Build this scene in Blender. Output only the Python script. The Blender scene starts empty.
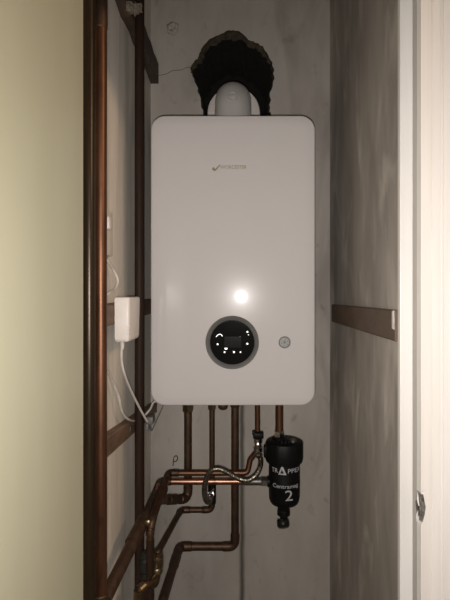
import bpy, bmesh, math, random
from mathutils import Vector, Matrix, noise
from mathutils.geometry import tessellate_polygon

random.seed(7)
scn = bpy.context.scene
COL = scn.collection

# ---------------------------------------------------------------- camera frame
F = 470.0            # focal length in pixels of the 450 x 600 photograph
VX, VY = 242.0, 293.0
CZ = 1.5             # camera height


def at(px, py, y):
    """point at distance y seen at photo position px, py"""
    return Vector(((px - VX) * y / F, y, CZ - (py - VY) * y / F))


# ---------------------------------------------------------------- materials
def srgb(r, g, b):
    def f(c):
        c /= 255.0
        return c / 12.92 if c <= 0.04045 else ((c + 0.055) / 1.055) ** 2.4
    return (f(r), f(g), f(b), 1.0)


def new_mat(name):
    m = bpy.data.materials.new(name)
    m.use_nodes = True
    nt = m.node_tree
    return m, nt, nt.nodes['Principled BSDF']


def noise_mat(name, c1, c2, scale=(8, 8, 8), nscale=1.0, detail=6, lo=0.35, hi=0.65, rough=0.6,
              metallic=0.0, bump=0.0, bscale=60, extra=None, spec=0.5, coat=0.0, rvar=0.0):
    m, nt, b = new_mat(name)
    tc = nt.nodes.new('ShaderNodeTexCoord')
    mp = nt.nodes.new('ShaderNodeMapping')
    mp.inputs['Scale'].default_value = scale
    nt.links.new(tc.outputs['Object'], mp.inputs['Vector'])
    n = nt.nodes.new('ShaderNodeTexNoise')
    n.inputs['Scale'].default_value = nscale
    n.inputs['Detail'].default_value = detail
    n.inputs['Roughness'].default_value = 0.6
    nt.links.new(mp.outputs[0], n.inputs['Vector'])
    r = nt.nodes.new('ShaderNodeValToRGB')
    r.color_ramp.elements[0].position = lo
    r.color_ramp.elements[1].position = hi
    r.color_ramp.elements[0].color = c1
    r.color_ramp.elements[1].color = c2
    nt.links.new(n.outputs['Fac'], r.inputs['Fac'])
    out = r.outputs['Color']
    for e in (extra or []):
        col, sc, elo, ehi, amt = e
        mp2 = nt.nodes.new('ShaderNodeMapping')
        mp2.inputs['Scale'].default_value = sc
        mp2.inputs['Location'].default_value = (3.1 * sc[0], 1.7, 5.3)
        nt.links.new(tc.outputs['Object'], mp2.inputs['Vector'])
        n2 = nt.nodes.new('ShaderNodeTexNoise')
        n2.inputs['Scale'].default_value = 1.0
        n2.inputs['Detail'].default_value = 6
        n2.inputs['Distortion'].default_value = .6
        nt.links.new(mp2.outputs[0], n2.inputs['Vector'])
        mr = nt.nodes.new('ShaderNodeMapRange')
        mr.inputs['From Min'].default_value = elo
        mr.inputs['From Max'].default_value = ehi
        mr.inputs['To Max'].default_value = amt
        nt.links.new(n2.outputs['Fac'], mr.inputs['Value'])
        mx = nt.nodes.new('ShaderNodeMix')
        mx.data_type = 'RGBA'
        nt.links.new(mr.outputs[0], mx.inputs['Factor'])
        nt.links.new(out, mx.inputs['A'])
        mx.inputs['B'].default_value = col
        out = mx.outputs['Result']
    nt.links.new(out, b.inputs['Base Color'])
    b.inputs['Roughness'].default_value = rough
    b.inputs['Metallic'].default_value = metallic
    b.inputs['Specular IOR Level'].default_value = spec
    b.inputs['Coat Weight'].default_value = coat
    if rvar:
        mr = nt.nodes.new('ShaderNodeMapRange')
        mr.inputs['To Min'].default_value = rough - rvar
        mr.inputs['To Max'].default_value = rough + rvar
        nt.links.new(n.outputs['Fac'], mr.inputs['Value'])
        nt.links.new(mr.outputs[0], b.inputs['Roughness'])
    if bump:
        n3 = nt.nodes.new('ShaderNodeTexNoise')
        n3.inputs['Scale'].default_value = bscale
        n3.inputs['Detail'].default_value = 4
        nt.links.new(tc.outputs['Object'], n3.inputs['Vector'])
        bp = nt.nodes.new('ShaderNodeBump')
        bp.inputs['Strength'].default_value = bump
        bp.inputs['Distance'].default_value = 0.004
        nt.links.new(n3.outputs['Fac'], bp.inputs['Height'])
        nt.links.new(bp.outputs[0], b.inputs['Normal'])
    return m


def L(v, r=1.0, g=1.0, b=1.0):
    return (v * r, v * g, v * b, 1.0)


M = {}
M['plaster_back'] = noise_mat('grey dusty plaster', L(.37, 1, .90, .79), L(.52, 1, .91, .80), (3, 3, 1.2), 1.5, 8, .3, .7,
                              .9, bump=.25, bscale=35,
                              extra=[(L(.10, 1, .9, .75), (26, 26, 20), .62, .75, .3),
                                     (L(.50, 1, .95, .88), (10, 10, 2.5), .52, .75, .5),
                                     (L(.17, 1, .9, .78), (7, 7, 2.0), .52, .75, .6)])


def add_streak(m, xc, zmax, w, amt):
    """a dark dirt run down the plaster below the boiler"""
    nt = m.node_tree
    b = nt.nodes['Principled BSDF']
    src = b.inputs['Base Color'].links[0].from_socket
    tc = nt.nodes.new('ShaderNodeTexCoord')
    sp = nt.nodes.new('ShaderNodeSeparateXYZ')
    nt.links.new(tc.outputs['Object'], sp.inputs[0])
    n = nt.nodes.new('ShaderNodeTexNoise')
    n.inputs['Scale'].default_value = 14
    nt.links.new(tc.outputs['Object'], n.inputs['Vector'])

    def math_(op, a, c):
        k = nt.nodes.new('ShaderNodeMath')
        k.operation = op
        for i, v in enumerate((a, c)):
            if isinstance(v, (int, float)):
                k.inputs[i].default_value = v
            elif v is not None:
                nt.links.new(v, k.inputs[i])
        return k.outputs[0]
    wob = math_('MULTIPLY', math_('SUBTRACT', n.outputs['Fac'], .5), .008)
    d = math_('ABSOLUTE', math_('ADD', math_('SUBTRACT', sp.outputs['X'], xc), wob), None)
    mr = nt.nodes.new('ShaderNodeMapRange')
    mr.interpolation_type = 'SMOOTHSTEP'
    mr.inputs['From Min'].default_value = 0
    mr.inputs['From Max'].default_value = w
    mr.inputs['To Min'].default_value = amt
    mr.inputs['To Max'].default_value = 0
    nt.links.new(d, mr.inputs['Value'])
    lim = math_('LESS_THAN', sp.outputs['Z'], zmax)
    mx = nt.nodes.new('ShaderNodeMix')
    mx.data_type = 'RGBA'
    nt.links.new(math_('MULTIPLY', mr.outputs[0], lim), mx.inputs['Factor'])
    nt.links.new(src, mx.inputs['A'])
    mx.inputs['B'].default_value = L(.07, 1, .85, .7)
    nt.links.new(mx.outputs['Result'], b.inputs['Base Color'])


add_streak(M['plaster_back'], .0050, 1.2, .013, .9)
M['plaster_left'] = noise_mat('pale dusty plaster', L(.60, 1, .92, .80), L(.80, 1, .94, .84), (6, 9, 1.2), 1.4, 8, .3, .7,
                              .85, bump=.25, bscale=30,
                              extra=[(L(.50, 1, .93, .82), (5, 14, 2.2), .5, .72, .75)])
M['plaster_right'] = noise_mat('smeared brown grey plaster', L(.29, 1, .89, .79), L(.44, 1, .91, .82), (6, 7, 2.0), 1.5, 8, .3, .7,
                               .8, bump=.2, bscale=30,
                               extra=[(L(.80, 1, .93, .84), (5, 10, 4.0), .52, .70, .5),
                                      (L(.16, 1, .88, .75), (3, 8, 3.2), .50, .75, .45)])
M['ceiling'] = noise_mat('ceiling plaster', L(.5, 1, .95, .9), L(.6, 1, .95, .9), (3, 3, 3), 1, 4, rough=.9)
M['floor'] = noise_mat('dusty floorboards', L(.16, 1, .75, .5), L(.24, 1, .8, .6), (20, 2, 2), 1, 5, rough=.7)
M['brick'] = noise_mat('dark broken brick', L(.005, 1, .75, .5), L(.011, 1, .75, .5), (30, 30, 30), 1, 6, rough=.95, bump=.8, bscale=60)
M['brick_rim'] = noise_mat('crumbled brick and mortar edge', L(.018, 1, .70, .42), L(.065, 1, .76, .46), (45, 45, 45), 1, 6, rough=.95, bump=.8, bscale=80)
M['green'] = noise_mat('pale green paint', L(.46, 1, .98, .71), L(.50, 1, .99, .74), (4, 4, .8), 1, 4, rough=.45, bump=.05, bscale=12)
M['white_gloss'] = noise_mat('white gloss paint', L(.78, 1, .95, .90), L(.84, 1, .96, .92), (40, 40, 2), 1, 4, rough=.4)
M['shaded_gloss'] = noise_mat('gloss paint with shade in its tone', L(.40, 1, .93, .87), L(.48, 1, .94, .88), (40, 40, 2), 1, 4, rough=.5)  # white gloss greyed down: the lining's grazing shade is in the colour
M['torn_wood'] = noise_mat('torn grey timber', L(.10, 1, .90, .74), L(.34, 1, .93, .82), (90, 90, 70), 1, 5, .4, .6, rough=.9, bump=.8, bscale=120)
M['dark'] = noise_mat('painted hole shade', L(.02, 1, .8, .6), L(.03, 1, .8, .6), rough=.95)  # near black, stands in for the shade inside the keep hole
M['timber'] = noise_mat('brown timber', L(.10, 1, .58, .34), L(.19, 1, .62, .38), (30, 5, 30), 1.5, 6, rough=.65, bump=.15, bscale=40)
M['timber_dark'] = noise_mat('dark stained timber', L(.045, 1, .62, .42), L(.085, 1, .62, .4), (30, 5, 30), 1.5, 6, rough=.7, bump=.2, bscale=40)
M['timber_right'] = noise_mat('dull brown timber', L(.10, 1, .66, .46), L(.16, 1, .68, .48), (30, 8, 14), 1.3, 6, rough=.6, bump=.1, bscale=40)
M['copper'] = noise_mat('aged copper', L(.10, 1, .46, .25), L(.19, 1, .48, .27), (50, 50, 9), 1, 6, .3, .7, rough=.44, metallic=.85, rvar=.06,
                        extra=[(L(.06, 1, .6, .4), (40, 40, 14), .56, .7, .7)])
M['copper_bright'] = noise_mat('bright copper', L(.36, 1, .46, .28), L(.50, 1, .50, .32), (40, 40, 40), 1, 5, rough=.38, metallic=1.0,
                               extra=[(L(.22, 1, .55, .35), (60, 30, 30), .55, .7, .8)])
M['copper_dark'] = noise_mat('tarnished brown copper', L(.055, 1, .58, .38), L(.115, 1, .58, .36), (40, 40, 30), 1, 6, .3, .7, rough=.5, metallic=.7, rvar=.08)
M['pipe_brown'] = noise_mat('dark brown painted pipe', L(.020, 1, .52, .34), L(.036, 1, .52, .34), (60, 60, 6), 1, 5, rough=.55, spec=.15)
M['pipe_olive'] = noise_mat('tarnished olive brown pipe', L(.032, 1, .66, .36), L(.05, 1, .66, .36), (60, 60, 6), 1, 5, rough=.34, metallic=.6)
M['brass'] = noise_mat('old brass', L(.20, 1, .76, .46), L(.32, 1, .78, .48), (60, 60, 60), 1, 5, rough=.4, metallic=1.0)
M['chrome'] = noise_mat('nickel plating', L(.62, 1, .95, .88), L(.72, 1, .95, .9), (60, 60, 60), 1, 3, rough=.2, metallic=1.0)
M['steel_dull'] = noise_mat('dull steel fitting', L(.16, 1, .92, .85), L(.24, 1, .92, .85), (60, 60, 60), 1, 3, rough=.45, metallic=.9)
M['black_plastic'] = noise_mat('black plastic', L(.0035), L(.005), (60, 60, 60), 1, 3, rough=.5, spec=.2)
M['black_gloss'] = noise_mat('black glass', L(.006), L(.008), (10, 10, 10), 1, 2, rough=.06)
M['gauge_grey'] = noise_mat('grey gauge plastic', L(.24, 1, .97, .93), L(.36, 1, .97, .93), (400, 400, 400), 1, 2, rough=.4)
M['screen_glass'] = noise_mat('unlit screen glass', L(.006, .9, 1, 1.1), L(.008, .9, 1, 1.1), (10, 10, 10), 1, 2, rough=.12)
M['white_enamel'] = noise_mat('white enamel casing', L(.60, 1, .94, .915), L(.61, 1, .94, .915), (5, 5, 5), 1, 2, rough=.2, spec=.07)
M['white_enamel'].node_tree.nodes['Principled BSDF'].inputs['Coat Weight'].default_value = .3
M['white_enamel'].node_tree.nodes['Principled BSDF'].inputs['Coat Roughness'].default_value = .045
M['grey_ring'] = noise_mat('satin grey ring', L(.17, 1, .97, .92), L(.20, 1, .97, .92), (30, 30, 30), 1, 2, rough=.35, metallic=.3)
M['white_plastic'] = noise_mat('white plastic', L(.70, 1, .93, .86), L(.76, 1, .94, .88), (20, 20, 20), 1, 3, rough=.4)
M['flue_plastic'] = noise_mat('white flue plastic', L(.42, 1, .95, .90), L(.46, 1, .95, .90), (20, 20, 20), 1, 3, rough=.4)
M['cable_white'] = noise_mat('white cable sheath', L(.52, 1, .94, .85), L(.62, 1, .95, .87), (40, 40, 40), 1, 3, rough=.45)
M['cable_grey'] = noise_mat('grey cable sheath', L(.14, 1, .95, .86), L(.18, 1, .95, .86), (40, 40, 40), 1, 3, rough=.5)
M['cream'] = noise_mat('cream torn paper', L(.22, 1, .84, .62), L(.42, 1, .88, .68), (90, 90, 90), 1, 4, rough=.9)
M['gold'] = noise_mat('gold lettering', L(.34, 1, .80, .42), L(.44, 1, .82, .44), (200, 200, 200), 1, 2, rough=.35, metallic=.7)
M['print_white'] = noise_mat('white print', L(.40), L(.5), (200, 200, 200), 1, 2, rough=.6)
M['ink'] = noise_mat('dark pencil', L(.012), L(.02), (200, 200, 200), 1, 2, rough=.8)
M['scar'] = noise_mat('crumbly wall filler', L(.30, 1, .92, .8), L(.52, 1, .93, .82), (90, 90, 90), 1, 5, rough=.95, bump=.8, bscale=90)


def braid_mat():
    m, nt, b = new_mat('braided steel')
    tc = nt.nodes.new('ShaderNodeTexCoord')
    n = nt.nodes.new('ShaderNodeTexVoronoi')
    n.inputs['Scale'].default_value = 260
    nt.links.new(tc.outputs['Object'], n.inputs['Vector'])
    r = nt.nodes.new('ShaderNodeValToRGB')
    r.color_ramp.elements[0].color = L(.46, 1, .90, .74)
    r.color_ramp.elements[1].color = L(.09, 1, .86, .68)
    r.color_ramp.elements[1].position = .7
    nt.links.new(n.outputs['Distance'], r.inputs['Fac'])
    nt.links.new(r.outputs['Color'], b.inputs['Base Color'])
    b.inputs['Metallic'].default_value = .9
    b.inputs['Roughness'].default_value = .36
    bp = nt.nodes.new('ShaderNodeBump')
    bp.inputs['Strength'].default_value = .5
    bp.inputs['Distance'].default_value = .001
    nt.links.new(n.outputs['Distance'], bp.inputs['Height'])
    nt.links.new(bp.outputs[0], b.inputs['Normal'])
    return m


M['braid'] = braid_mat()


def emissive_mat():
    m, nt, b = new_mat('emissive white icon mark')
    b.inputs['Base Color'].default_value = (.8, .8, .8, 1)
    b.inputs['Emission Color'].default_value = (1, .96, .9, 1)
    b.inputs['Emission Strength'].default_value = 1.0  # small white marks on the display, emissive
    return m


M['lit'] = emissive_mat()


# ---------------------------------------------------------------- object helpers
ORG = {}


def build(name, bm, mat, parent=None, smooth=True, angle=38):
    bmesh.ops.recalc_face_normals(bm, faces=bm.faces)
    xs = [v.co.x for v in bm.verts]
    ys = [v.co.y for v in bm.verts]
    zs = [v.co.z for v in bm.verts]
    org = Vector(((min(xs) + max(xs)) / 2, (min(ys) + max(ys)) / 2, min(zs)))
    bmesh.ops.translate(bm, vec=-org, verts=bm.verts)
    if smooth:
        for f in bm.faces:
            f.smooth = True
        for e in bm.edges:
            if len(e.link_faces) == 2 and e.calc_face_angle(0) > math.radians(angle):
                e.smooth = False
    me = bpy.data.meshes.new(name)
    bm.to_mesh(me)
    bm.free()
    mats = mat if isinstance(mat, (list, tuple)) else [mat]
    for mm in mats:
        me.materials.append(mm)
    o = bpy.data.objects.new(name, me)
    COL.objects.link(o)
    ORG[o] = org
    if parent:
        o.parent = parent
        o.location = org - ORG[parent]
    else:
        o.location = org
    return o


def empty(name, loc):
    o = bpy.data.objects.new(name, None)
    o.empty_display_size = .05
    o.location = loc
    COL.objects.link(o)
    ORG[o] = Vector(loc)
    return o


def tag(o, label, cat, group=None):
    o['label'] = label
    o['category'] = cat
    if group:
        o['group'] = group
    return o


def struct(o):
    o['kind'] = 'structure'
    return o


def box(bm, x0, x1, y0, y1, z0, z1, bevel=0.0, seg=2):
    r = bmesh.ops.create_cube(bm, size=1)
    vs = r['verts']
    for v in vs:
        v.co = Vector(((x0 + x1) / 2 + v.co.x * (x1 - x0), (y0 + y1) / 2 + v.co.y * (y1 - y0), (z0 + z1) / 2 + v.co.z * (z1 - z0)))
    if bevel:
        es = list({e for v in vs for e in v.link_edges})
        bmesh.ops.bevel(bm, geom=es, offset=bevel, segments=seg, affect='EDGES', profile=.5)
    return bm


def fillet(pts, rad, n=7):
    pts = [Vector(p) for p in pts]
    if len(pts) < 3 or rad <= 0:
        return pts, []
    out = [pts[0]]
    corners = []
    for i in range(1, len(pts) - 1):
        a, b, c = pts[i - 1], pts[i], pts[i + 1]
        d1 = (a - b)
        d2 = (c - b)
        l1, l2 = d1.length, d2.length
        d1.normalize()
        d2.normalize()
        ang = d1.angle(d2)
        if ang > math.radians(176):
            out.append(b)
            continue
        t = min(rad / math.tan(ang / 2), l1 * .45, l2 * .45)
        p0 = b + d1 * t
        p1 = b + d2 * t
        arc = []
        for k in range(n + 1):
            s = k / n
            arc.append((1 - s) ** 2 * p0 + 2 * s * (1 - s) * b + s * s * p1)
        out += arc
        corners.append((arc, d1.copy(), d2.copy(), min(l1, l2)))
    out.append(pts[-1])
    return out, corners


def spline(pts, n=8):
    P = [Vector(p) for p in pts]
    P = [P[0] * 2 - P[1]] + P + [P[-1] * 2 - P[-2]]
    out = []
    for i in range(1, len(P) - 2):
        for k in range(n):
            t = k / n
            a, b, c, d = P[i - 1], P[i], P[i + 1], P[i + 2]
            out.append(.5 * ((2 * b) + (c - a) * t + (2 * a - 5 * b + 4 * c - d) * t * t + (3 * b - a - 3 * c + d) * t ** 3))
    out.append(P[-2])
    return out


def sweep(bm, pts, r, n=18, cap=True):
    pts = [Vector(p) for p in pts]
    q = [pts[0]]
    for p in pts[1:]:
        if (p - q[-1]).length > 1e-5:
            q.append(p)
    pts = q
    T = []
    for i in range(len(pts)):
        a = pts[max(i - 1, 0)]
        b = pts[min(i + 1, len(pts) - 1)]
        T.append((b - a).normalized())
    up = Vector((0, 0, 1)) if abs(T[0].z) < .9 else Vector((0, 1, 0))
    N = (up - T[0] * up.dot(T[0])).normalized()
    rings = []
    for i, p in enumerate(pts):
        if i:
            N = (N - T[i] * N.dot(T[i])).normalized()
        B = T[i].cross(N)
        rr = r[i] if isinstance(r, (list, tuple)) else r
        rings.append([bm.verts.new(p + (N * math.cos(2 * math.pi * k / n) + B * math.sin(2 * math.pi * k / n)) * rr) for k in range(n)])
    for a, b in zip(rings, rings[1:]):
        for k in range(n):
            bm.faces.new((a[k], a[(k + 1) % n], b[(k + 1) % n], b[k]))
    if cap:
        bm.faces.new(rings[0][::-1])
        bm.faces.new(rings[-1])
    return bm


def lathe(bm, prof, origin, axis=(0, 0, 1), n=32, cap=True):
    """prof: list of (radius, height along the axis)"""
    ax = Vector(axis).normalized()
    up = Vector((0, 0, 1)) if abs(ax.z) < .9 else Vector((0, 1, 0))
    N = (up - ax * up.dot(ax)).normalized()
    B = ax.cross(N)
    o = Vector(origin)
    rings = [[bm.verts.new(o + ax * h + (N * math.cos(2 * math.pi * k / n) + B * math.sin(2 * math.pi * k / n)) * max(r, 1e-4)) for k in range(n)] for r, h in prof]
    for a, b in zip(rings, rings[1:]):
        for k in range(n):
            bm.faces.new((a[k], a[(k + 1) % n], b[(k + 1) % n], b[k]))
    if cap:
        bm.faces.new(rings[0][::-1])
        bm.faces.new(rings[-1])
    return bm


def text_bm(body, size):
    cu = bpy.data.curves.new('lettering', 'FONT')
    cu.body = body
    cu.size = size
    cu.align_x = 'CENTER'
    cu.resolution_u = 3
    o = bpy.data.objects.new('lettering', cu)
    COL.objects.link(o)
    bpy.context.view_layer.update()
    dg = bpy.context.evaluated_depsgraph_get()
    me = bpy.data.meshes.new_from_object(o.evaluated_get(dg))
    bm = bmesh.new()
    bm.from_mesh(me)
    bpy.data.objects.remove(o)
    bpy.data.curves.remove(cu)
    bpy.data.meshes.remove(me)
    return bm


def thicken(bm, depth_vec):
    g = bmesh.ops.extrude_face_region(bm, geom=list(bm.faces))
    vs = [e for e in g['geom'] if isinstance(e, bmesh.types.BMVert)]
    bmesh.ops.translate(bm, vec=depth_vec, verts=vs)


# ---------------------------------------------------------------- setting
XL, XR, YB, YF = -.285, .275, 1.47, .803
ZT = 2.62

# back wall with the hole broken out around the flue
hole_px = [(191, 66.5), (194, 62), (198, 59), (199, 54), (201, 49), (206, 43), (212, 38), (219, 35), (226, 31), (233, 30), (239, 31), (245, 36),
           (251, 41), (257, 43), (263, 46), (267, 53), (270.5, 60), (274, 69), (274, 76), (273, 83), (270, 92), (271, 100), (270, 108), (271, 116), (268, 126), (262, 136),
           (250, 146), (235, 149), (220, 146), (208, 138), (204, 126), (203, 114), (201, 104), (199.5, 95), (196, 84), (194, 78), (190.5, 72.5)]
# rough up the outline
hp = []
for i, (x, y) in enumerate(hole_px):
    x2, y2 = hole_px[(i + 1) % len(hole_px)]
    for k in range(3):
        t = k / 3
        j = 0 if k == 0 else .9
        hp.append((x + (x2 - x) * t + random.uniform(-j, j), y + (y2 - y) * t + random.uniform(-j, j)))
hole = [at(x, y, YB) for x, y in hp]
hc = at(233, 88, YB)

bm = bmesh.new()
outer = [Vector((XL - .1, YB, 0)), Vector((XR + .1, YB, 0)), Vector((XR + .1, YB, ZT)), Vector((XL - .1, YB, ZT))]
allp = outer + hole
vs = [bm.verts.new(p) for p in allp]
to2 = lambda p: Vector((p.x, p.z, 0))
for t in tessellate_polygon([[to2(p) for p in outer], [to2(p) for p in hole]]):
    try:
        bm.faces.new([vs[i] for i in t])
    except ValueError:
        pass


def ring_at(dy, sx, amp, top=0.0):
    out = []
    for i, p in enumerate(hole):
        d = p - hc
        s = sx + random.uniform(-amp, amp)
        up = max(0, d.z) / .2
        s -= top * up * max(.1, .75 + 1.5 * noise.noise(Vector((i * .17, 2.2, 0))) + .7 * noise.noise(Vector((i * .6, 7.2, dy))) - .5 * d.x / .2)
        out.append(bm.verts.new(Vector((hc.x + d.x * s, YB + dy, hc.z + d.z * s))))
    return out


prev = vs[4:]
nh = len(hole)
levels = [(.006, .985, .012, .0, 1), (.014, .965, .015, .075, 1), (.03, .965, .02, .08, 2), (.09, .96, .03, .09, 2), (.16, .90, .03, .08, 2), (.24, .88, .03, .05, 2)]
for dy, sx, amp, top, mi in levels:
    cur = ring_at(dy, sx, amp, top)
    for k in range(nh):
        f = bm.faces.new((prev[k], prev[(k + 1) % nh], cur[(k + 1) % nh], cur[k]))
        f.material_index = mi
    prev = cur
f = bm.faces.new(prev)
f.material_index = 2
# outer side of the masonry so the wall has real thickness
ob = [bm.verts.new(p + Vector((0, .30, 0))) for p in outer]
for k in range(4):
    bm.faces.new((vs[k], vs[(k + 1) % 4], ob[(k + 1) % 4], ob[k]))
bm.faces.new(ob)
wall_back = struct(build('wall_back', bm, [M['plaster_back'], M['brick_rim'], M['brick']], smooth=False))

bm = bmesh.new()
box(bm, XL - .1, XL, YF, YB, 0, ZT)
wall_left = struct(build('wall_left', bm, M['plaster_left'], smooth=False))
bm = bmesh.new()
box(bm, XR, XR + .1, YF, YB, 0, ZT)
wall_right = struct(build('wall_right', bm, M['plaster_right'], smooth=False))
bm = bmesh.new()
box(bm, -1.3, 1.3, -1.6, YB + .3, -.05, 0)
struct(build('floor', bm, M['floor'], smooth=False))
bm = bmesh.new()
box(bm, XL - .1, XR + .1, YF, YB + .3, ZT, ZT + .05)
struct(build('ceiling', bm, M['ceiling'], smooth=False))
# hall side of the closet front
OX = .2874          # half width of the rebated opening
HD = 2.07
bm = bmesh.new()
box(bm, OX + .018, 1.3, .772, YF, 0, ZT)
box(bm, -1.3, -OX - .018, .772, YF, 0, ZT)
box(bm, -OX - .018, OX + .018, .772, YF, HD + .018, ZT)
struct(build('wall_front', bm, M['white_gloss'], smooth=False))

# door lining with its stop
bm = bmesh.new()
box(bm, OX, OX + .018, .7725, YF, 0, HD + .018, .001, 1)
box(bm, -OX - .018, -OX, .7725, YF, 0, HD + .018, .001, 1)
box(bm, -OX, OX, .7725, YF, HD, HD + .018, .001, 1)
lining = struct(build('trim_1', bm, M['shaded_gloss'], smooth=False))
bm = bmesh.new()
box(bm, .2656, OX, .79, .803, 0, HD, .0015, 2)
box(bm, -OX, -.2735, .79, .803, 0, HD, .0015, 2)
box(bm, -.2735, .2656, .79, .803, HD - .022, HD, .0015, 2)
struct(build('trim_2', bm, M['white_gloss'], smooth=False))

# moulded architrave on the right, its edge torn away at the latch
prof = [(0, .772), (0, .755), (.0085, .755), (.0165, .755), (.0175, .7565), (.0185, .755), (.030, .7535), (.0315, .756), (.034, .7555), (.036, .752), (.048, .750), (.050, .753), (.056, .751), (.066, .751), (.070, .755), (.070, .772)]
zs = [0, .6, 1.0, 1.105, 1.125, 1.132, 1.138, 1.144, 1.15, 1.156, 1.162, 1.17, 1.176, 1.183, 1.20, 1.5, 1.8, 2.14]
bite = {1.132: .002, 1.138: .004, 1.144: .0055, 1.15: .0068, 1.156: .0072, 1.162: .006, 1.17: .004, 1.176: .0015}
bm = bmesh.new()
rings = []
for z in zs:
    b = bite.get(z, 0)
    ring = []
    for i, (dx, y) in enumerate(prof):
        x = OX + dx
        if i == 1:
            x += b
            y += b * .9
        if i == 2 and b:
            x = OX + .0012 + b * .8 + random.uniform(0, .0012)
        ring.append(bm.verts.new((x, y, z + (random.uniform(-.001, .001) if b else 0))))
    # an extra pair of vertices where the bite starts is given by neighbours 0 and 2
    rings.append(ring)
n = len(prof)
for a, c, z in zip(rings, rings[1:], zs):
    for k in range(n):
        f = bm.faces.new((a[k], a[(k + 1) % n], c[(k + 1) % n], c[k]))
        if k in (0, 1) and 1.131 < z < 1.175:
            f.material_index = 1
bm.faces.new(rings[0][::-1])
bm.faces.new(rings[-1])
struct(build('trim_3', bm, [M['white_gloss'], M['torn_wood']], smooth=False))
# torn latch recess: splintered timber and a dark plate painting the keep hole's shade
bm = bmesh.new()
cpt = Vector((OX - .0006, .766, 1.149))
pts = []
for k in range(22):
    a = 2 * math.pi * k / 22
    ry = .011 * (1 + .25 * math.sin(3 * a) + random.uniform(-.2, .2))
    rz = .022 * (1 + .2 * math.cos(2 * a + 1) + random.uniform(-.25, .25))
    pts.append(bm.verts.new(cpt + Vector((0, ry * math.cos(a), rz * math.sin(a)))))
bm.faces.new(pts)
thicken(bm, Vector((.001, 0, 0)))
hole_o = build('latch_hole', bm, M['torn_wood'], lining, smooth=False)
bm = bmesh.new()
box(bm, OX - .0012, OX + .001, .7615, .767, 1.147, 1.159, .0012, 1)
build('keep_hole_shade', bm, M['dark'], hole_o, smooth=False)
bm = bmesh.new()
for (y0, z0, y1, z1, w) in ((.760, 1.156, .766, 1.176, .0012), (.768, 1.126, .765, 1.146, .0012), (.763, 1.128, .760, 1.140, .001)):
    sweep(bm, [(OX - .001, y0, z0), (OX - .0022, (y0 + y1) / 2, (z0 + z1) / 2), (OX - .001, y1, z1)], [w, w * 1.4, .0003], 6)
build('splinter', bm, M['white_gloss'], hole_o, smooth=False)

# left architrave, hidden behind the open door but part of the same frame
bm = bmesh.new()
box(bm, -OX - .075, -OX - .008,   .757, .772, 0, 2.14, .002, 2)
struct(build('trim_4', bm, M['white_gloss'], smooth=False))

# the green door, standing open against the left side of the opening
bm = bmesh.new()
box(bm, -OX, -.2548, .185, .755, .01, 2.005, .001, 2)
door = struct(build('door_1', bm, M['green'], smooth=False))
bm = bmesh.new()
for z in (.25, 1.0, 1.8):
    lathe(bm, [(.006, -.04), (.006, .04)], (-OX - .004, .7485, z), n=12)
build('hinge', bm, M['brass'], door)

# small things on the back wall
bm = bmesh.new()
c = at(172.5, 28.5, YB)
lathe(bm, [(.021, .001), (.019, -.004), (.013, -.008), (.009, -.005), (.006, -.002)], c, (0, 1, 0), 18)
for v in bm.verts:
    v.co += Vector((noise.noise(v.co * 90), 0.3 * noise.noise(v.co * 80 + Vector((5, 0, 0))), noise.noise(v.co * 90 + Vector((0, 9, 0))))) * .006
build('filler_scar', bm, M['scar'], wall_back)
bm = bmesh.new()
sweep(bm, spline([at(158, 75.5, YB), at(166, 74, YB), at(173, 70.5, YB), at(181, 70, YB), at(187, 67.5, YB), at(192, 67.5, YB)], 4), .0008, 5)
build('crack', bm, M['ink'], wall_back)
bm = bmesh.new()
sweep(bm, spline([at(173, 466, YB), at(173.5, 460, YB), at(174.5, 456.5, YB), at(177, 456, YB), at(177.5, 459, YB), at(175.5, 461.5, YB), at(173.6, 461, YB)], 5), .0016, 6)
build('pencil_mark', bm, M['ink'], wall_back)


# ---------------------------------------------------------------- timber battens
def batten(label, z_near, z_far, h_near, h_far, y0, y1, x_wall, x_face, mat, wob=.0):
    b = bmesh.new()
    N = 14
    rings = []
    for i in range(N + 1):
        t = i / N
        y = y0 + (y1 - y0) * t
        z = z_near + (z_far - z_near) * t
        h = h_near + (h_far - h_near) * t
        w1 = wob * noise.noise(Vector((y * 14, z * 5, 1)))
        w2 = wob * noise.noise(Vector((y * 14, z * 5, 4)))
        c = .0025 if x_face > x_wall else -.0025
        rings.append([b.verts.new(p) for p in ((x_wall, y, z + w1), (x_face - c, y, z + w1), (x_face, y, z + abs(c) + w1),
                                               (x_face, y, z + h - abs(c) + w2), (x_face - c, y, z + h + w2), (x_wall, y, z + h + w2))])
    for a, c2 in zip(rings, rings[1:]):
        for k in range(6):
            b.faces.new((a[k], a[(k + 1) % 6], c2[(k + 1) % 6], c2[k]))
    b.faces.new(rings[0][::-1])
    b.faces.new(rings[-1])
    return tag(build('timber_batten', b, mat, smooth=False), label, 'batten', 'timber battens on the cupboard walls')


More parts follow.
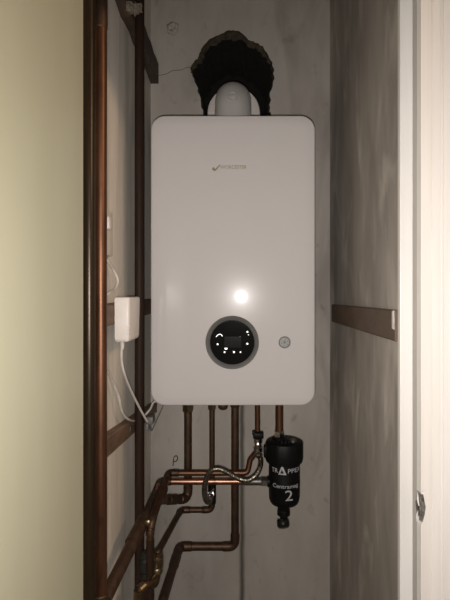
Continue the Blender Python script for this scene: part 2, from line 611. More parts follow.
b_up = batten('dark timber batten high on the left wall, reaching the back corner above the boiler', 2.155, 2.155, .062, .062, .90, 1.468, XL, -.2605, M['timber_dark'], .012)
b_mid = batten('short lit stretch of timber batten on the left wall behind the white plastic box', 1.434, 1.440, .043, .043, .925, 1.468, XL, -.265, M['timber'])
b_low = batten('brown timber batten on the left wall sloping down level with the bottom of the boiler', 1.176, 1.128, .042, .030, .90, 1.468, XL, -.265, M['timber'], .002)
b_right = batten('brown timber batten across the right wall beside the boiler', 1.4165, 1.4155,   .054, .0515, .806, 1.375, XR, .262, M['timber_right'])
bm = bmesh.new()
box(bm, .2612, .2634, .808, .822, 1.437, 1.468, .001, 1)  # thin white patch on the batten's near end
for v in bm.verts:
    v.co.z += .004 * noise.noise(v.co * 200)
    v.co.y += .003 * noise.noise(v.co * 200 + Vector((3, 3, 3)))
p = build('white_patch', bm, M['white_gloss'], b_right, smooth=False)
p['label'] = 'white patch on the near end of the batten'
bm = bmesh.new()
lathe(bm, [(.004, 0), (.004, .0012), (.0015, .0016)], (-.265, 1.245, 1.172), (1, 0, 0), 14)
s = build('screw_head', bm, M['chrome'], b_low)

# torn cream scrap stuck on the upper batten
bm = bmesh.new()
sc = at(134.5, 8.5, 1.16)
gx = -.2605
N1, N2 = 12, 10
grid = {}
for i in range(N1):
    for j in range(N2):
        u = i / (N1 - 1)
        x = -.2594 + .0170 * u
        y = 1.055 + .083 * u
        z = 2.126 + .047 * u + .029 * j / (N2 - 1)
        if i in (0, N1 - 1):
            y += .008 * noise.noise(Vector((j * .9, i, 3)))
        e = .006 * noise.noise(Vector((i * .8, j * .7, 7)))
        if j in (0, N2 - 1):
            z += .009 * noise.noise(Vector((i * 1.1, j, 1)))
        grid[i, j] = bm.verts.new((x + abs(e), y, z))
for i in range(N1 - 1):
    for j in range(N2 - 1):
        if (i, j) in ((0, 0), (0, 1), (1, 0), (8, 0), (9, 0), (10, 0), (9, 1), (10, 1), (10, 8), (4, 8), (5, 8)):
            continue
        bm.faces.new((grid[i, j], grid[i + 1, j], grid[i + 1, j + 1], grid[i, j + 1]))
bmesh.ops.delete(bm, geom=[v for v in bm.verts if not v.link_faces], context='VERTS')
thicken(bm, Vector((-.0015, .002, 0)))
tag(build('torn_wrapper', bm, M['cream'], smooth=False), 'torn cream scrap caught between the dark pipe and the high left batten', 'scrap')

# ---------------------------------------------------------------- boiler
BX0, BX1 = at(151, 0, 1.15).x, at(315, 0, 1.15).x
BZ1, BZ0 = at(0, 115.6, 1.154).z, at(0, 405.4, 1.154).z
BCX, BCZ = at(233, 0, 1.162).x, (BZ0 + BZ1) / 2
W2, H2 = (BX1 - BX0) / 2 * 1.004, (BZ1 - BZ0) / 2


def rrect(b, inset, y, R=.035, n=8):
    r = max(R - inset, .006)
    w, h = W2 - inset, H2 - inset
    out = []
    for cx, cz, a0 in ((w - r, h - r, 0), (-w + r, h - r, 90), (-w + r, -h + r, 180), (w - r, -h + r, 270)):
        for k in range(n + 1):
            a = math.radians(a0 + 90 * k / n)
            out.append(b.verts.new((BCX + cx + r * math.cos(a), y, BCZ + cz + r * math.sin(a))))
    return out


def loft(b, rings, cap0=True, cap1=True):
    n = len(rings[0])
    for a, c in zip(rings, rings[1:]):
        for k in range(n):
            b.faces.new((a[k], a[(k + 1) % n], c[(k + 1) % n], c[k]))
    if cap0:
        b.faces.new(rings[0])
    if cap1:
        b.faces.new(rings[-1][::-1])


boiler = tag(empty('gas_boiler', (BCX, 1.31, BZ0)), 'white wall hung gas boiler with a round black display below its middle', 'boiler')
bm = bmesh.new()
loft(bm, [rrect(bm, .003, 1.208), rrect(bm, .003, 1.46)])
build('casing', bm, M['white_enamel'], boiler)
bm = bmesh.new()
loft(bm, [rrect(bm, i, 1.15 + d) for i, d in ((.045, 0), (.030, .00008), (.022, .0003), (.016, .0009), (.012, .0016), (.008, .0023), (.005, .0029), (.0025, .0035), (.0009, .0043), (0, .006), (0, .055))])
panel = build('front_panel', bm, M['white_enamel'], boiler, angle=50)
# round display
dc = at(232.2, 342.4, 1.15)
px1 = 1.15 / F
R1, R2 = 26.7 * px1, 22.2 * px1
bm = bmesh.new()
lathe(bm, [(R1, .0), (R1 * .995, -.003), (R1 * .97, -.0045), (R2 * 1.02, -.0015), (R2, .0)], dc, (0, 1, 0), 64, cap=False)
ring = build('display_ring', bm, M['grey_ring'], boiler)
ring['label'] = 'satin grey ring'
bm = bmesh.new()
lathe(bm, [(R2 * 1.005, .0), (R2 * .995, -.0026), (R2 * .985, -.0032), (R2 * .7, -.0032), (.0002, -.0032)], dc, (0, 1, 0), 64)
disp = build('display', bm, M['black_gloss'], boiler)
disp['label'] = 'round black glass touch display with small glowing white icon marks'


def P(cx, cy, y=1.15 - .0036):
    q = at(200 + cx / 6.923, 310 + cy / 6.923, y)
    return q


for cx, cy, r in ((122, 237, 1.2), (180, 265, 2.0), (170, 292, 1.2), (235, 291, 1.35), (280, 292, 1.0), (328, 234, 1.3), (328, 152, 1.25), (196, 246, .7), (335, 172, .6), (262, 252, .8)):
    b = bmesh.new()
    lathe(b, [(r * .8 * px1, .0006), (r * .7 * px1, 0)], P(cx, cy), (0, 1, 0), 12)
    build('icon', b, M['lit'], disp)
b = bmesh.new()
sweep(b, spline([P(112, 185), P(125, 172), P(142, 168), P(156, 182)], 4), .0010, 6)
build('icon', b, M['lit'], disp)
b = bmesh.new()
q0, q1 = P(168, 183), P(286, 262)
box(b, q0.x, q1.x, q0.y - .0002, q0.y + .0012, q1.z, q0.z, .0003, 1)
build('screen', b, M['screen_glass'], disp, smooth=False)
# small round gauge
gc = at(284.5, 342.2, 1.15)
bm = bmesh.new()
lathe(bm, [(6.2 * px1, .001), (6.1 * px1, -.003), (5.4 * px1, -.004), (4.8 * px1, -.0015), (4.7 * px1, .001)], gc, (0, 1, 0), 32, cap=False)
gz = build('gauge', bm, M['gauge_grey'], boiler)
gz['label'] = 'small round grey gauge'
bm = bmesh.new()
lathe(bm, [(4.8 * px1, .001), (4.7 * px1, -.001), (.0002, -.001)], gc, (0, 1, 0), 28)
build('dial_face', bm, M['gauge_grey'], gz)
bm = bmesh.new()
lathe(bm, [(1.5 * px1, 0), (1.3 * px1, -.0012), (.0002, -.0014)], gc + Vector((0, -.0008, 0)), (0, 1, 0), 14)
for k_ in range(6):
    a_ = math.radians(60 * k_ + 20)
    lathe(bm, [(.62 * px1, 0), (.5 * px1, -.0006)], gc + Vector((3.2 * px1 * math.cos(a_), -.0008, 3.2 * px1 * math.sin(a_))), (0, 1, 0), 8)
build('hub', bm, M['cable_grey'], gz)
# badge
lc = at(233.5, 168.8, 1.15)
bm = text_bm('WORCESTER', .0125)
xs = [v.co.x for v in bm.verts]
k = (.064) / (max(xs) - min(xs))
thicken(bm, Vector((0, 0, .0008)))
for v in bm.verts:
    x, y, z = v.co
    v.co = Vector((lc.x + x * k, 1.1505 - z, lc.z + y))
badge = build('badge', bm, M['gold'], boiler, smooth=False)
badge['label'] = 'thin gold lettering near the top of the front panel'
bm = bmesh.new()
sw = [(212, 168.6), (213.6, 166.8), (215.0, 169.3), (219.6, 164.6), (220.6, 165.2), (215.3, 171.2), (212.6, 170.2)]
bm.faces.new([bm.verts.new(at(x, y, 1.1505)) for x, y in sw])
thicken(bm, Vector((0, -.0008, 0)))
sg = build('emblem', bm, M['gold'], badge, smooth=False)
# drain cap under the casing
bm = bmesh.new()
dcp = at(223, 400, 1.25)
lathe(bm, [(.007, .03), (.007, 0), (.0125, -.001), (.0135, -.006), (.0125, -.014), (.009, -.018), (.003, -.020)], (dcp.x, 1.25, at(0, 405.5, 1.25).z + .008), (0, 0, 1), 20)
cap = build('drain_cap', bm, M['copper_dark'], boiler)

# ---------------------------------------------------------------- flue
flue = tag(empty('flue_elbow', (BCX, 1.27, BZ1)), 'white flue elbow rising from the boiler top and turning back into the broken hole', 'flue')
fx = at(233, 0, 1.27).x
fr = .0490
az = 2.031
pts, _ = fillet([(fx, 1.27, BZ1 - .002), (fx, 1.27, az), (fx, 1.66, az)], .062, 12)
bm = bmesh.new()
sweep(bm, pts, fr, 40)
build('elbow', bm, M['flue_plastic'], flue)
bm = bmesh.new()
lathe(bm, [(fr - .02, .0), (.070, .002), (.079, .006), (.081, .012), (.081, .03), (.077, .034), (fr - .02, .036)], (fx - .001, 1.43, az + .020), (0, 1, 0), 44, cap=False)
c = build('flue_collar', bm, M['white_plastic'], flue)
bm = bmesh.new()
lathe(bm, [(fr - .001, 0), (fr + .004, 0), (fr + .004, .012), (fr + .001, .014), (fr - .001, .014)], (fx, 1.27, BZ1 - .0015), (0, 0, 1), 40, cap=False)
build('flange', bm, M['flue_plastic'], flue)
bm = bmesh.new()
nb = Vector((0, -1, .35)).normalized()
tc = Vector((fx, 1.2245, 2.014))
lathe(bm, [(.0135, -.006), (.0135, .003), (.0115, .0042), (.0095, .0042), (.0085, .0025), (.006, .0025), (.005, .004), (.001, .0042)], tc, nb, 24)
build('test_point', bm, M['flue_plastic'], flue)


# ---------------------------------------------------------------- pipes
def pipe(name, label, pts, r, mat, rad=.022, fit=True, fmat=None, cat='pipe', group='copper pipes', skip=(), fittings=1.17):
    path, corners = fillet(pts, rad)
    b = bmesh.new()
    sweep(b, path, r)
    o = tag(build(name, b, mat), label, cat, group)
    if fit:
        for ci, (arc, d1, d2, l) in enumerate(corners):
            if ci in skip:
                continue
            e = min(.014, l * .12)
            b = bmesh.new()
            path2 = [arc[0] + d1 * (e + .0015), arc[0] + d1 * e] + arc + [arc[-1] + d2 * e, arc[-1] + d2 * (e + .0015)]
            rr = [r * 1.02] + [r * fittings] * (len(path2) - 2) + [r * 1.02]
            # doubled end points make the small step of a soldered sleeve
            sweep(b, path2, rr)
            build('elbow', b, fmat or mat, o)
    return o


def sleeve(o, p0, p1, r, mat, name='collar'):
    p0, p1 = Vector(p0), Vector(p1)
    d = (p1 - p0).normalized()
    b = bmesh.new()
    sweep(b, [p0, p0 + d * .0015, p1 - d * .0015, p1], [r * .9, r, r, r * .9])
    return build(name, b, mat, o)


def nut(o, p0, p1, r, mat, name='nut'):
    p0, p1 = Vector(p0), Vector(p1)
    b = bmesh.new()
    sweep(b, [p0, p0 + (p1 - p0) * .08, p1 - (p1 - p0) * .08, p1], [r * .9, r, r, r * .9], 6)
    return build(name, b, mat, o)


G = 'copper pipes in the cupboard'
# risers at the left
riser = pipe('copper_pipe', 'warm brown copper riser in front of the switch plate, running the full height', [(-.2612, .87, 0), (-.2612, .87, ZT)], .0110, M['copper'], group=G)
sleeve(riser, (-.2612, .87, 1.5 + (293 - 29) * .87 / F), (-.2612, .87, 1.5 + (293 + 60) * .87 / F), .0122, M['copper_dark'], 'joint_sleeve')
pipe('copper_pipe', 'dark olive brown riser squeezed between the green door and the copper riser', [(-.2722, .838, 0), (-.2722, .838, ZT)], .0105, M['pipe_olive'], group=G)
VXp, VYp = -.252, 1.1555
pipe('copper_pipe', 'dark brown vertical pipe rising close beside the left edge of the boiler', [(VXp, VYp, 0), (VXp, VYp, ZT)], .0117, M['pipe_brown'], group=G)

TY, HY = 1.34, 1.30     # depth of the boiler tails and of the horizontal runs
top = BZ0 + .004


def tail(px):
    x = at(px, 0, TY).x
    return Vector((x, TY, top))


# flow: leftmost tail
a = tail(188)
flow = pipe('copper_pipe', 'leftmost copper tail under the boiler, turning left in a fat elbow behind the horizontal pipes',
            [a, at(188, 499, TY), at(172, 499.5, 1.285), at(164.3, 500, 1.246)], .0112, M['copper_dark'], .02, group=G)
sleeve(flow, at(176, 499.3, 1.296), at(168, 499.8, 1.266), .0134, M['copper_dark'])
nut(flow, Vector((a.x, TY, top - .002)), Vector((a.x, TY, top - .066)), .0165, M['brass'])
# hot water: second tail
a = tail(212)
hot_end = at(158, 552, 1.10)
hot = pipe('copper_pipe', 'second copper tail under the boiler, cranked left then forward to the brass valve',
           [a, at(212, 510, TY), at(181, 510, TY), hot_end, at(157, 557, 1.098)], .0078, M['copper_dark'], .016, group=G, skip=(3,))
nut(hot, Vector((a.x, TY, top - .002)), Vector((a.x, TY, top - .060)), .0125, M['brass'])
# filling valve on the hot pipe where the hose lands
bm = bmesh.new()
v0 = at(212, 486, TY)
sweep(bm, [at(212, 483, TY), at(212, 503, TY)], .0115, 16)
build('valve_body', bm, M['black_plastic'], hot)
bm = bmesh.new()
sweep(bm, [at(211.5, 494, TY - .012), at(211, 494, TY - .026)], [.009, .008], 14)
build('hose_union', bm, M['chrome'], hot)
bm = bmesh.new()
sweep(bm, [at(213.5, 489, TY - .012), at(210.5, 492.5, TY - .03), at(208.5, 496, TY - .032)], [.003, .004, .003], 10)
build('lever', bm, M['chrome'], hot)
# gas: middle tail
a = tail(235)
gas = pipe('copper_pipe', 'middle copper tail under the boiler, dropping lowest before turning left and forward',
           [a, at(235, 546.5, TY), at(179.5, 546.5, TY), at(163, 600, 1.055), Vector((-.1765, 1.02, .80)), Vector((-.1765, 1.02, .0))], .0112, M['copper_dark'], .02, group=G, skip=(2, 3))
nut(gas, Vector((a.x, TY, top - .002)), Vector((a.x, TY, top - .052)), .0155, M['copper_dark'])
sleeve(gas, at(176.5, 556, 1.285), at(173.5, 566, 1.23), .0132, M['copper_dark'])
# cold: fourth tail down to its valve
a = tail(257.3)
cold = pipe('copper_pipe', 'short fourth copper tail under the boiler ending in the valve of the braided hose', [a, at(257.6, 440, TY)], .0078, M['copper'], group=G)
bm = bmesh.new()
c0, c1 = at(258, 438, TY - .005), at(258.5, 456, TY - .005)
lathe(bm, [(.009, 0), (.0125, -.001), (.0125, -.012), (.0105, -.014), (.0105, -.024), (.0135, -.026), (.0135, -.040), (.009, -.044), (.008, -.052)], c0, (0, 0, 1), 18)
vb = build('valve_body', bm, M['chrome'], cold)
vb['label'] = 'shiny plated valve'
bm = bmesh.new()
h0 = at(258.3, 434.5, TY - .012)
box(bm, h0.x - .0155, h0.x + .0145, h0.y - .016, h0.y + .010, h0.z - .0085, h0.z + .0075, .003, 2)
box(bm, h0.x - .0175, h0.x - .008, h0.y - .015, h0.y - .002, h0.z + .002, h0.z + .013, .002, 2)
hd = build('valve_handle', bm, M['black_plastic'], cold)
hd['label'] = 'black valve handle'
bm = bmesh.new()
lathe(bm, [(.006, 0), (.006, .006), (.002, .0075)], at(258, 445, TY - .017), (0, -1, 0), 14)
build('valve_screw', bm, M['chrome'], cold)
# cold main: from the valve, along, forward and down
main = pipe('copper_pipe', 'upper of the two horizontal copper pipes, cranked up at the right to the plated valve',
            [at(256.2, 452, TY - .006), at(250, 460, 1.318), at(247.5, 473, HY), at(168.5, 473, HY), at(151.8, 521, 1.075), Vector((at(150, 0, 1.069).x, 1.069, .955)), Vector((at(150, 0, 1.069).x, 1.069, 0))],
            .0080, M['copper'], .014, group=G, fmat=M['copper_dark'], skip=(0, 1), fittings=1.2)
b = bmesh.new()
mp0, mp1 = at(166.5, 479, 1.275), at(152.2, 519.5, 1.082)
sweep(b, [mp0, mp1], .0088)
run = build('forward_run', b, M['copper_dark'], main)
run['label'] = 'tarnished dark run coming forward'
b = bmesh.new()
lx = at(150, 0, 1.069).x
sweep(b, [(lx, 1.069, .94), (lx, 1.069, .0)], .0088)
build('drop', b, M['pipe_brown'], main)
sleeve(main, at(163.2, 489, 1.228), at(159.3, 501, 1.17), .0128, M['copper_dark'], 'tee')
# lower horizontal: bright, from the filter to the left, then forward to the riser
ret_pts = [at(270.5, 481.5, HY), at(160.3, 481.5, HY), at(144.2, 518, 1.09), at(138.5, 530, 1.055), Vector((-.2600, .893, .9200))]
ret = pipe('copper_pipe', 'lower bright horizontal copper pipe from the black filter, running forward to the copper riser',
           ret_pts, .0090, M['copper_bright'], .016, group=G, fmat=M['copper_dark'], skip=(1, 2))
b = bmesh.new()
sweep(b, [at(158.8, 485, 1.279), ret_pts[2], at(142, 523, 1.075)], [.0098, .0098, .0105])
o = build('forward_run', b, M['copper_dark'], ret)
o['label'] = 'tarnished dark run coming forward'
b = bmesh.new()
sweep(b, fillet([at(144.2, 518.5, 1.089), at(138.8, 530, 1.055), at(131.5, 543.5, 1.017)], .02)[0], .0152)
build('elbow', b, M['copper_dark'], ret)
b = bmesh.new()
q0, q1 = at(138.6, 531, 1.05), Vector((-.2600, .888, .9200))
sweep(b, [q0, q1], .0132)
o = build('wide_run', b, M['copper_dark'], ret)
o['label'] = 'wide tarnished run reaching the riser'
sleeve(ret, (-.2612, .87, .885), (-.2612, .87, .944), .0136, M['copper_dark'], 'tee')
bm = bmesh.new()
g0 = at(148, 522.5, 1.062)
lathe(bm, [(.0035, .004), (.0075, .002), (.0075, -.005), (.0045, -.007), (.001, -.0075)], g0, (0, 1, 0), 16)
gp = build('gland_plug', bm, M['brass'], ret)
gp['label'] = 'small shiny brass plug'
# dull fitting where it enters the filter
sleeve(ret, at(243.5, 481.5, HY), at(271.5, 481.5, HY), .0104, M['steel_dull'], 'compression_fitting')
nut(ret, at(261, 481.5, HY), at(268, 481.5, HY), .0128, M['steel_dull'])
# return tail into the filter
FX, FY = at(284.3, 0, 1.30).x, 1.30
EX = at(279.3, 0, 1.315).x
rt = pipe('copper_pipe', 'rightmost copper tail under the boiler dropping into the black filter', [Vector((EX, 1.315, top)), Vector((EX, 1.315, at(0, 439, 1.315).z))], .0112, M['copper'], group=G)
nut(rt, Vector((EX, 1.315, at(0, 430.5, 1.315).z)), Vector((EX, 1.315, at(0, 437.5, 1.315).z)), .0150, M['chrome'])

# brass isolating valve at the end of the hot pipe
bv = tag(empty('isolating_valve', at(157, 565, 1.10)), 'brass isolating valve with a cranked outlet among the pipes at lower left', 'valve')
vt = at(157, 551, 1.10)
bm = bmesh.new()
lathe(bm, [(.008, 0), (.0125, -.002), (.0125, -.010), (.0105, -.012), (.0142, -.015), (.0146, -.034), (.0112, -.037), (.0132, -.040), (.0132, -.050), (.008, -.053)], vt, (0, 0, 1), 20)
build('body', bm, M['brass'], bv)
vz = vt.z - .05
bm = bmesh.new()
opts, _ = fillet([Vector((vt.x, 1.10, vz + .004)), Vector((vt.x - .001, 1.085, vz - .018)), at(147, 584, 1.045), at(140.5, 588, 1.035), at(138, 606, 1.03), Vector((at(138, 0, 1.03).x, 1.03, 0))], .012)
sweep(bm, opts, .0088)
build('outlet', bm, M['copper_dark'], bv)
b = bmesh.new()
sweep(b, [at(155, 580, 1.072), at(150.5, 583, 1.056)], [.0125, .0118], 14)
sweep(b, [at(145, 584.8, 1.043), at(139.8, 589.5, 1.034)], [.0105, .0118], 14)
build('union', b, M['brass'], bv)
b = bmesh.new()
sweep(b, [Vector((at(139, 0, 1.033).x, 1.033, at(0, 590, 1.033).z)), Vector((at(138.3, 0, 1.031).x, 1.031, at(0, 603, 1.031).z))], [.0118, .0105], 14)
build('union', b, M['brass'], bv)
# dark greenish valve body behind it
dv = tag(empty('drain_valve', at(146, 566, 1.03)), 'dark green stained valve half hidden behind the brass isolating valve at lower left', 'valve')
gx0 = at(145.5, 0, 1.12)
M['verdigris'] = noise_mat('dark verdigris', L(.012, .85, 1, .9), L(.025, .9, 1, .9), (60, 60, 60), 1, 4, rough=.6)
bm = bmesh.new()
gy = 1.125
gx0 = at(145.5, 0, gy)
lathe(bm, [(.009, .032), (.0125, .030), (.0125, .020), (.010, .018), (.0155, .012), (.0155, -.012), (.010, -.018), (.0125, -.020), (.0125, -.030), (.009, -.032)], (gx0.x, gy, at(0, 565, gy).z), (0, 0, 1), 18)
build('body', bm, M['verdigris'], dv)
bm = bmesh.new()
sweep(bm, [(gx0.x, gy, at(0, 565, gy).z - .03), (gx0.x, gy, 0)], .0075)
build('stem', bm, M['pipe_brown'], dv)

# ---------------------------------------------------------------- braided filling hose
hp_ = [at(259.2, 455, 1.325), at(260.6, 460, 1.305), at(260.0, 467, 1.28), at(256, 475, 1.268), at(248, 480.2, 1.265), at(239, 478.6, 1.265), at(231, 474.5, 1.265), at(224, 470.6, 1.265),
       at(217, 468.7, 1.265), at(211, 471, 1.266), at(207, 477, 1.27), at(204.8, 486, 1.275), at(204.6, 495, 1.282), at(206.6, 501, 1.29), at(209.6, 501.5, 1.30), at(211, 496.5, 1.312)]
bm = bmesh.new()
sweep(bm, spline(hp_, 6), .0074, 14)
hose = tag(build('braided_hose', bm, M['braid']), 'braided steel filling hose snaking in front of the horizontal copper pipes', 'hose')
nut(hose, at(258.6, 452, 1.332), at(259.4, 457, 1.318), .0098, M['chrome'], 'end_nut')
nut(hose, at(211.3, 494.5, 1.318), at(209.4, 500.5, 1.302), .0085, M['chrome'], 'end_nut')

# ---------------------------------------------------------------- magnetic filter
s = F / FY
fz = lambda py: at(0, py, FY).z
fzt = lambda py: at(0, py, FY - 15.6 / s).z      # on the front of the barrel
filt = tag(empty('magnetic_filter', (FX, FY, fz(528))), 'black cylindrical magnetic heating filter with white lettering under the right of the boiler', 'filter')
Rb, Rc = 15.6 / s, 18.6 / s
bm = bmesh.new()
lathe(bm, [(Rb * .97, fz(456)), (Rb, fz(460)), (Rb, fz(479)), (Rb * 1.012, fz(479.6)), (Rb * 1.012, fz(481.2)), (Rb, fz(481.8)), (Rb * .985, fz(496)), (Rb * .95, fz(499.5)), (Rb * .86, fz(502)), (Rb * .6, fz(503.2)), (.006, fz(503.4))], (FX, FY, 0), (0, 0, 1), 48)
body = build('body', bm, M['black_plastic'], filt)
# ribbed screw collar
bm = bmesh.new()
n = 72
rings = []
for (rr, z) in ((Rc * .86, fz(440.2)), (Rc * .96, fz(441)), (Rc, fz(442.6)), (Rc, fz(458)), (Rc * .97, fz(460.4)), (Rb * .98, fz(461.2))):
    ring_ = []
    for k_ in range(n):
        a_ = 2 * math.pi * k_ / n
        lob = 1 + (.022 if (k_ % 12) in (0, 1, 2) and rr > Rc * .95 else 0)
        ring_.append(bm.verts.new((FX + rr * lob * math.cos(a_), FY + rr * lob * math.sin(a_), z)))
    rings.append(ring_)
loft(bm, rings)
col_ = build('collar', bm, M['black_plastic'], filt)
bm = bmesh.new()
lathe(bm, [(.020, 0), (.020, .006), (.012, .009), (.012, .012)], (EX, 1.315, fz(441)), (0, 0, 1), 20)
build('inlet_boss', bm, M['black_plastic'], filt)
bm = bmesh.new()
tx = at(292.5, 0, FY).x
lathe(bm, [(.0095, 0), (.0095, .007), (.007, .010), (.0015, .0105)], (tx, FY - .012, fz(441)), (0, 0, 1), 20)
o = build('air_vent', bm, M['steel_dull'], filt)
bm = bmesh.new()
for px_ in (281, 284.5, 288):
    x_ = at(px_, 0, FY).x
    box(bm, x_ - .003, x_ + .003, FY - .03, FY - .005, fz(441.5), fz(437.0), .001, 1)
build('lug', bm, M['black_plastic'], filt)
bm = bmesh.new()
box(bm, FX - Rc - .006, FX - Rc + .012, FY - .012, FY + .012, fz(456.5), fz(445.5), .003, 2)
build('side_lug', bm, M['black_plastic'], filt)
bm = bmesh.new()
sweep(bm, [(FX - Rb - .004, FY, fz(481.5)), (FX - Rb + .01, FY, fz(481.5))], .0145, 20)
build('outlet_boss', bm, M['black_plastic'], filt)
bm = bmesh.new()
lathe(bm, [(6.2 / s, fz(502)), (6.2 / s, fz(507)), (5.6 / s, fz(509)), (6.4 / s, fz(510)), (6.4 / s, fz(514.5)), (4.0 / s, fz(516)), (3.6 / s, fz(518))], (FX - .002, FY, 0), (0, 0, 1), 24)
build('drain_neck', bm, M['black_plastic'], filt)
bm = bmesh.new()
lathe(bm, [(.0035, -.012), (6.0 / s, -.010), (6.3 / s, -.003), (6.3 / s, .006), (5.0 / s, .011), (2.5 / s, .013)], (FX - .003, FY, fz(523.5)), Vector((.1, -.6, -.75)), 24)
build('drain_knob', bm, M['black_gloss'], filt)


def wrap(bm_, zc, kx=1.0):
    for v in bm_.verts:
        x, y, d = v.co
        a_ = x * kx / Rb
        rr = Rb + .0006 + d
        v.co = Vector((FX + rr * math.sin(a_), FY - rr * math.cos(a_), zc + y))


def label_text(body_, size, px_w, zc, off=0.0):
    b_ = text_bm(body_, size)
    bmesh.ops.triangulate(b_, faces=b_.faces)
    xs_ = [v.co.x for v in b_.verts]
    k_ = px_w / s / (max(xs_) - min(xs_))
    thicken(b_, Vector((0, 0, .0006)))
    for v in b_.verts:
        v.co.x = v.co.x * k_ + off
    wrap(b_, zc)
    return b_


for i, (txt, w, off) in enumerate((('TR', 7.0, -11.2), ('PPEX', 15.5, 9.6))):
    o = build('lettering', label_text(txt, .0165, w, fzt(473.4), off / s), M['print_white'], body, smooth=False)
o = build('lettering', label_text('Centramag', .0150, 27, fzt(488.6), .0 / s), M['print_white'], body, smooth=False)
o = build('numeral', label_text('2', .041, 7.4, fzt(501.0), 3.2 / s), M['print_white'], body, smooth=False)
# the large A drawn as an open triangle
b_ = bmesh.new()
tri_o = [(-4.1, 0), (-1.0, 8.2), (.8, 8.2), (4.1, 0)]
for poly in ([(-4.1, 0), (-.9, 8.0), (.5, 8.0), (-2.5, 0)], [(.5, 8.0), (-.55, 5.4), (2.0, 0), (3.9, 0)], [(-2.5, 0), (-1.9, 1.3), (1.4, 1.3), (2.0, 0)]):
    b_.faces.new([b_.verts.new((x / s, y / s, 0)) for x, y in poly])
thicken(b_, Vector((0, 0, .0006)))
for v in b_.verts:
    v.co.x += -3.2 / s
wrap(b_, fzt(475.0))
build('lettering', b_, M['print_white'], body, smooth=False)

# ---------------------------------------------------------------- electrical bits on the left wall
bxn = tag(empty('plastic_box', (-.247, 1.02, 1.398)), 'white plastic receiver box mounted on the left wall batten, cable out of its bottom', 'control box')
bm = bmesh.new()
ya, yb, xa, xb = .972, 1.074, -.2645, -.2325
z0, z1 = at(0, 342.5, .97).z, at(0, 297, .97).z
rings = []
for z, i_ in ((z0, .004), (z0 + .002, .0015), (z0 + .008, 0), (z1 - .006, 0), (z1 - .0015, .0012), (z1, .004)):
    tpr = 0 if z > z0 + .01 else .0015
    pts2 = []
    for cx, cy, a0 in ((xb - i_ - tpr, yb - i_ - tpr, 0), (xa + i_, yb - i_ - tpr, 90), (xa + i_, ya + i_ + tpr, 180), (xb - i_ - tpr, ya + i_ + tpr, 270)):
        rr = .005
        for k_ in range(5):
            a_ = math.radians(a0 + 22.5 * k_)
            ox = cx - rr if a0 in (0, 270) else cx + rr * .2
            oy = cy - rr if a0 in (0, 90) else cy + rr
            rx = rr if a0 in (0, 270) else rr * .2
            pts2.append(bm.verts.new((ox + rx * math.cos(a_), oy + rr * math.sin(a_), z)))
    rings.append(pts2)
loft(bm, rings)
build('housing', bm, M['white_plastic'], bxn)
bm = bmesh.new()
for zz in (.018, .024, .030):
    box(bm, xb - .0045, xb - .0003, ya - .0008, ya + .003, z0 + zz, z0 + zz + .0025, .0005, 1)
build('indicator', bm, M['white_plastic'], bxn)
bm = bmesh.new()
cp = at(122.3, 343, .985)
lathe(bm, [(.0048, .006), (.0046, -.004), (.0034, -.013)], cp, (0, 0, 1), 14)
build('cable_gland', bm, M['cable_white'], bxn)
# its cable
bm = bmesh.new()
sweep(bm, spline([at(122.3, 343, .985), at(121.6, 352, .985), at(121.8, 362, .99), at(124.5, 374, 1.0), at(129, 386, 1.03), at(135, 399, 1.07), at(141.5, 411.5, 1.105), at(147.3, 421.5, 1.13)], 6), .0027, 10)
tag(build('power_cable', bm, M['cable_white']), 'white cable hanging from the white plastic box across the dark vertical pipe', 'cable')
# switch plate
sw_ = tag(empty('wall_switch', (XL, .958, 1.58)), 'white switch plate on the left wall, half hidden by the copper riser', 'switch')
bm = bmesh.new()
box(bm, XL, XL + .010, .915, 1.001, at(0, 256.5, 1.0).z, at(0, 213, 1.0).z, .002, 2)
build('plate', bm, M['plaster_left'], sw_)
bm = bmesh.new()
zc_ = at(0, 224, .965).z
box(bm, XL + .009, XL + .016, .950, .974, zc_ - .012, zc_ + .014, .003, 2)
r_ = build('rocker', bm, M['white_plastic'], sw_)
# supply cable: loop under the switch, behind the riser, then along to the boiler
bm = bmesh.new()
sweep(bm, spline([Vector((XL + .005, .945, at(0, 257, .97).z + .004)), at(108.5, 262, .965), at(113, 269, .99), at(117, 277, 1.0), at(117.8, 283, 1.0), at(114.5, 289.5, .985), at(109, 293, .945), at(102.5, 300, .915),
                  at(100, 320, .905), at(100, 345, .905), at(104, 365, .925), at(111, 378, .975), at(118.2, 395, 1.015), at(121, 408, 1.035), at(124.5, 415.8, 1.06), at(130, 420.2, 1.10),
                  at(137, 420.5, 1.185), at(144.5, 415.5, 1.22), at(150.3, 409, 1.235), at(154, 402, 1.25), Vector((-.205, 1.26, BZ0 + .004))], 6), .0028, 10)
tag(build('supply_cable', bm, M['cable_white']), 'pale cable looping from the switch down the left wall and on to the boiler', 'cable')
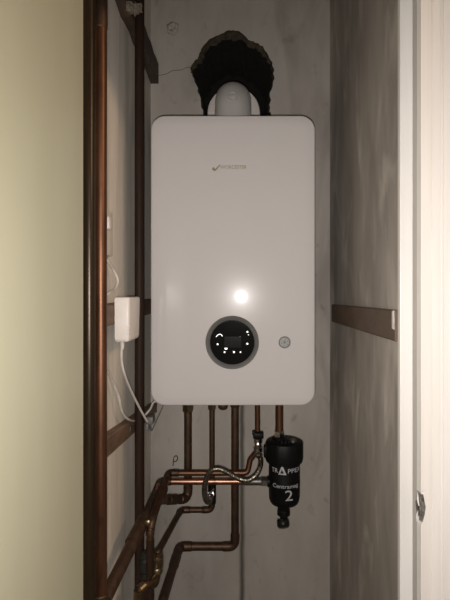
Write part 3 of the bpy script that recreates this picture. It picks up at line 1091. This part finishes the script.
# cable clip and thin cord in the corner below the boiler
bm = bmesh.new()
cc = at(149.5, 421, 1.16)
box(bm, cc.x - .007, cc.x + .009, cc.y - .004, cc.y + .022, cc.z - .008, cc.z + .010, .002, 2)
box(bm, cc.x - .010, cc.x - .002, cc.y - .003, cc.y + .018, cc.z - .024, cc.z - .006, .002, 2)
tag(build('cable_clip', bm, M['cable_grey']), 'small grey connector where the cables meet below the left corner of the boiler', 'connector')
bm = bmesh.new()
sweep(bm, spline([at(150.3, 424, 1.15), at(150.5, 429, 1.16), at(152, 430.5, 1.18), at(156, 421.5, 1.21), at(160.5, 412, 1.24), at(164, 403, 1.25), Vector((at(165, 0, 1.25).x, 1.25, BZ0 + .004))], 6), .0013, 8)
tag(build('thin_cord', bm, M['cable_grey']), 'thin grey cord slanting up to the underside of the boiler at its left corner', 'cord')
bm = bmesh.new()
k0 = at(131.3, 428, 1.12)
box(bm, -.2652, -.2615, 1.105, 1.125, k0.z - .006, k0.z + .007, .001, 1)
cl = build('pipe_clip', bm, M['steel_dull'], b_low)

# ---------------------------------------------------------------- camera and light
cam = bpy.data.cameras.new('Camera')
co = bpy.data.objects.new('Camera', cam)
COL.objects.link(co)
co.location = (0, 0, CZ)
co.rotation_euler = (math.radians(90), 0, 0)
cam.sensor_fit = 'HORIZONTAL'
cam.sensor_width = 36
cam.lens = 36 * F / 450
cam.shift_x = -(VX - 225) / 450
cam.shift_y = (VY - 300) / 450
cam.clip_start = .01
scn.camera = co

fl = bpy.data.lights.new('phone_flash', 'SPOT')
fl.energy = 28.5
fl.color = (1, .955, .92)
fl.spot_size = math.radians(136)
fl.spot_blend = 1.0
fl.shadow_soft_size = .008
fo = bpy.data.objects.new('phone_flash', fl)
fo.location = (-.004, -.005, CZ - .018)
fo.rotation_euler = (math.radians(83), 0, math.radians(0))
COL.objects.link(fo)

hl = bpy.data.lights.new('hall_lamp', 'AREA')
hl.shape = 'DISK'
hl.size = .3
hl.energy = 11
hl.color = (1, .66, .38)
ho = bpy.data.objects.new('hall_lamp', hl)
ho.location = (1.55, -.05, 2.4)
ho.rotation_euler = (math.radians(42), 0, math.radians(75))
COL.objects.link(ho)

w = bpy.data.worlds.new('World')
scn.world = w
w.use_nodes = True
bg = w.node_tree.nodes['Background']
bg.inputs['Color'].default_value = (1, .86, .68, 1)
bg.inputs['Strength'].default_value = .05

scn.view_settings.view_transform = 'Standard'
scn.view_settings.look = 'None'
scn.view_settings.exposure = .14
scn.view_settings.gamma = 1
scn.view_settings.use_curve_mapping = False
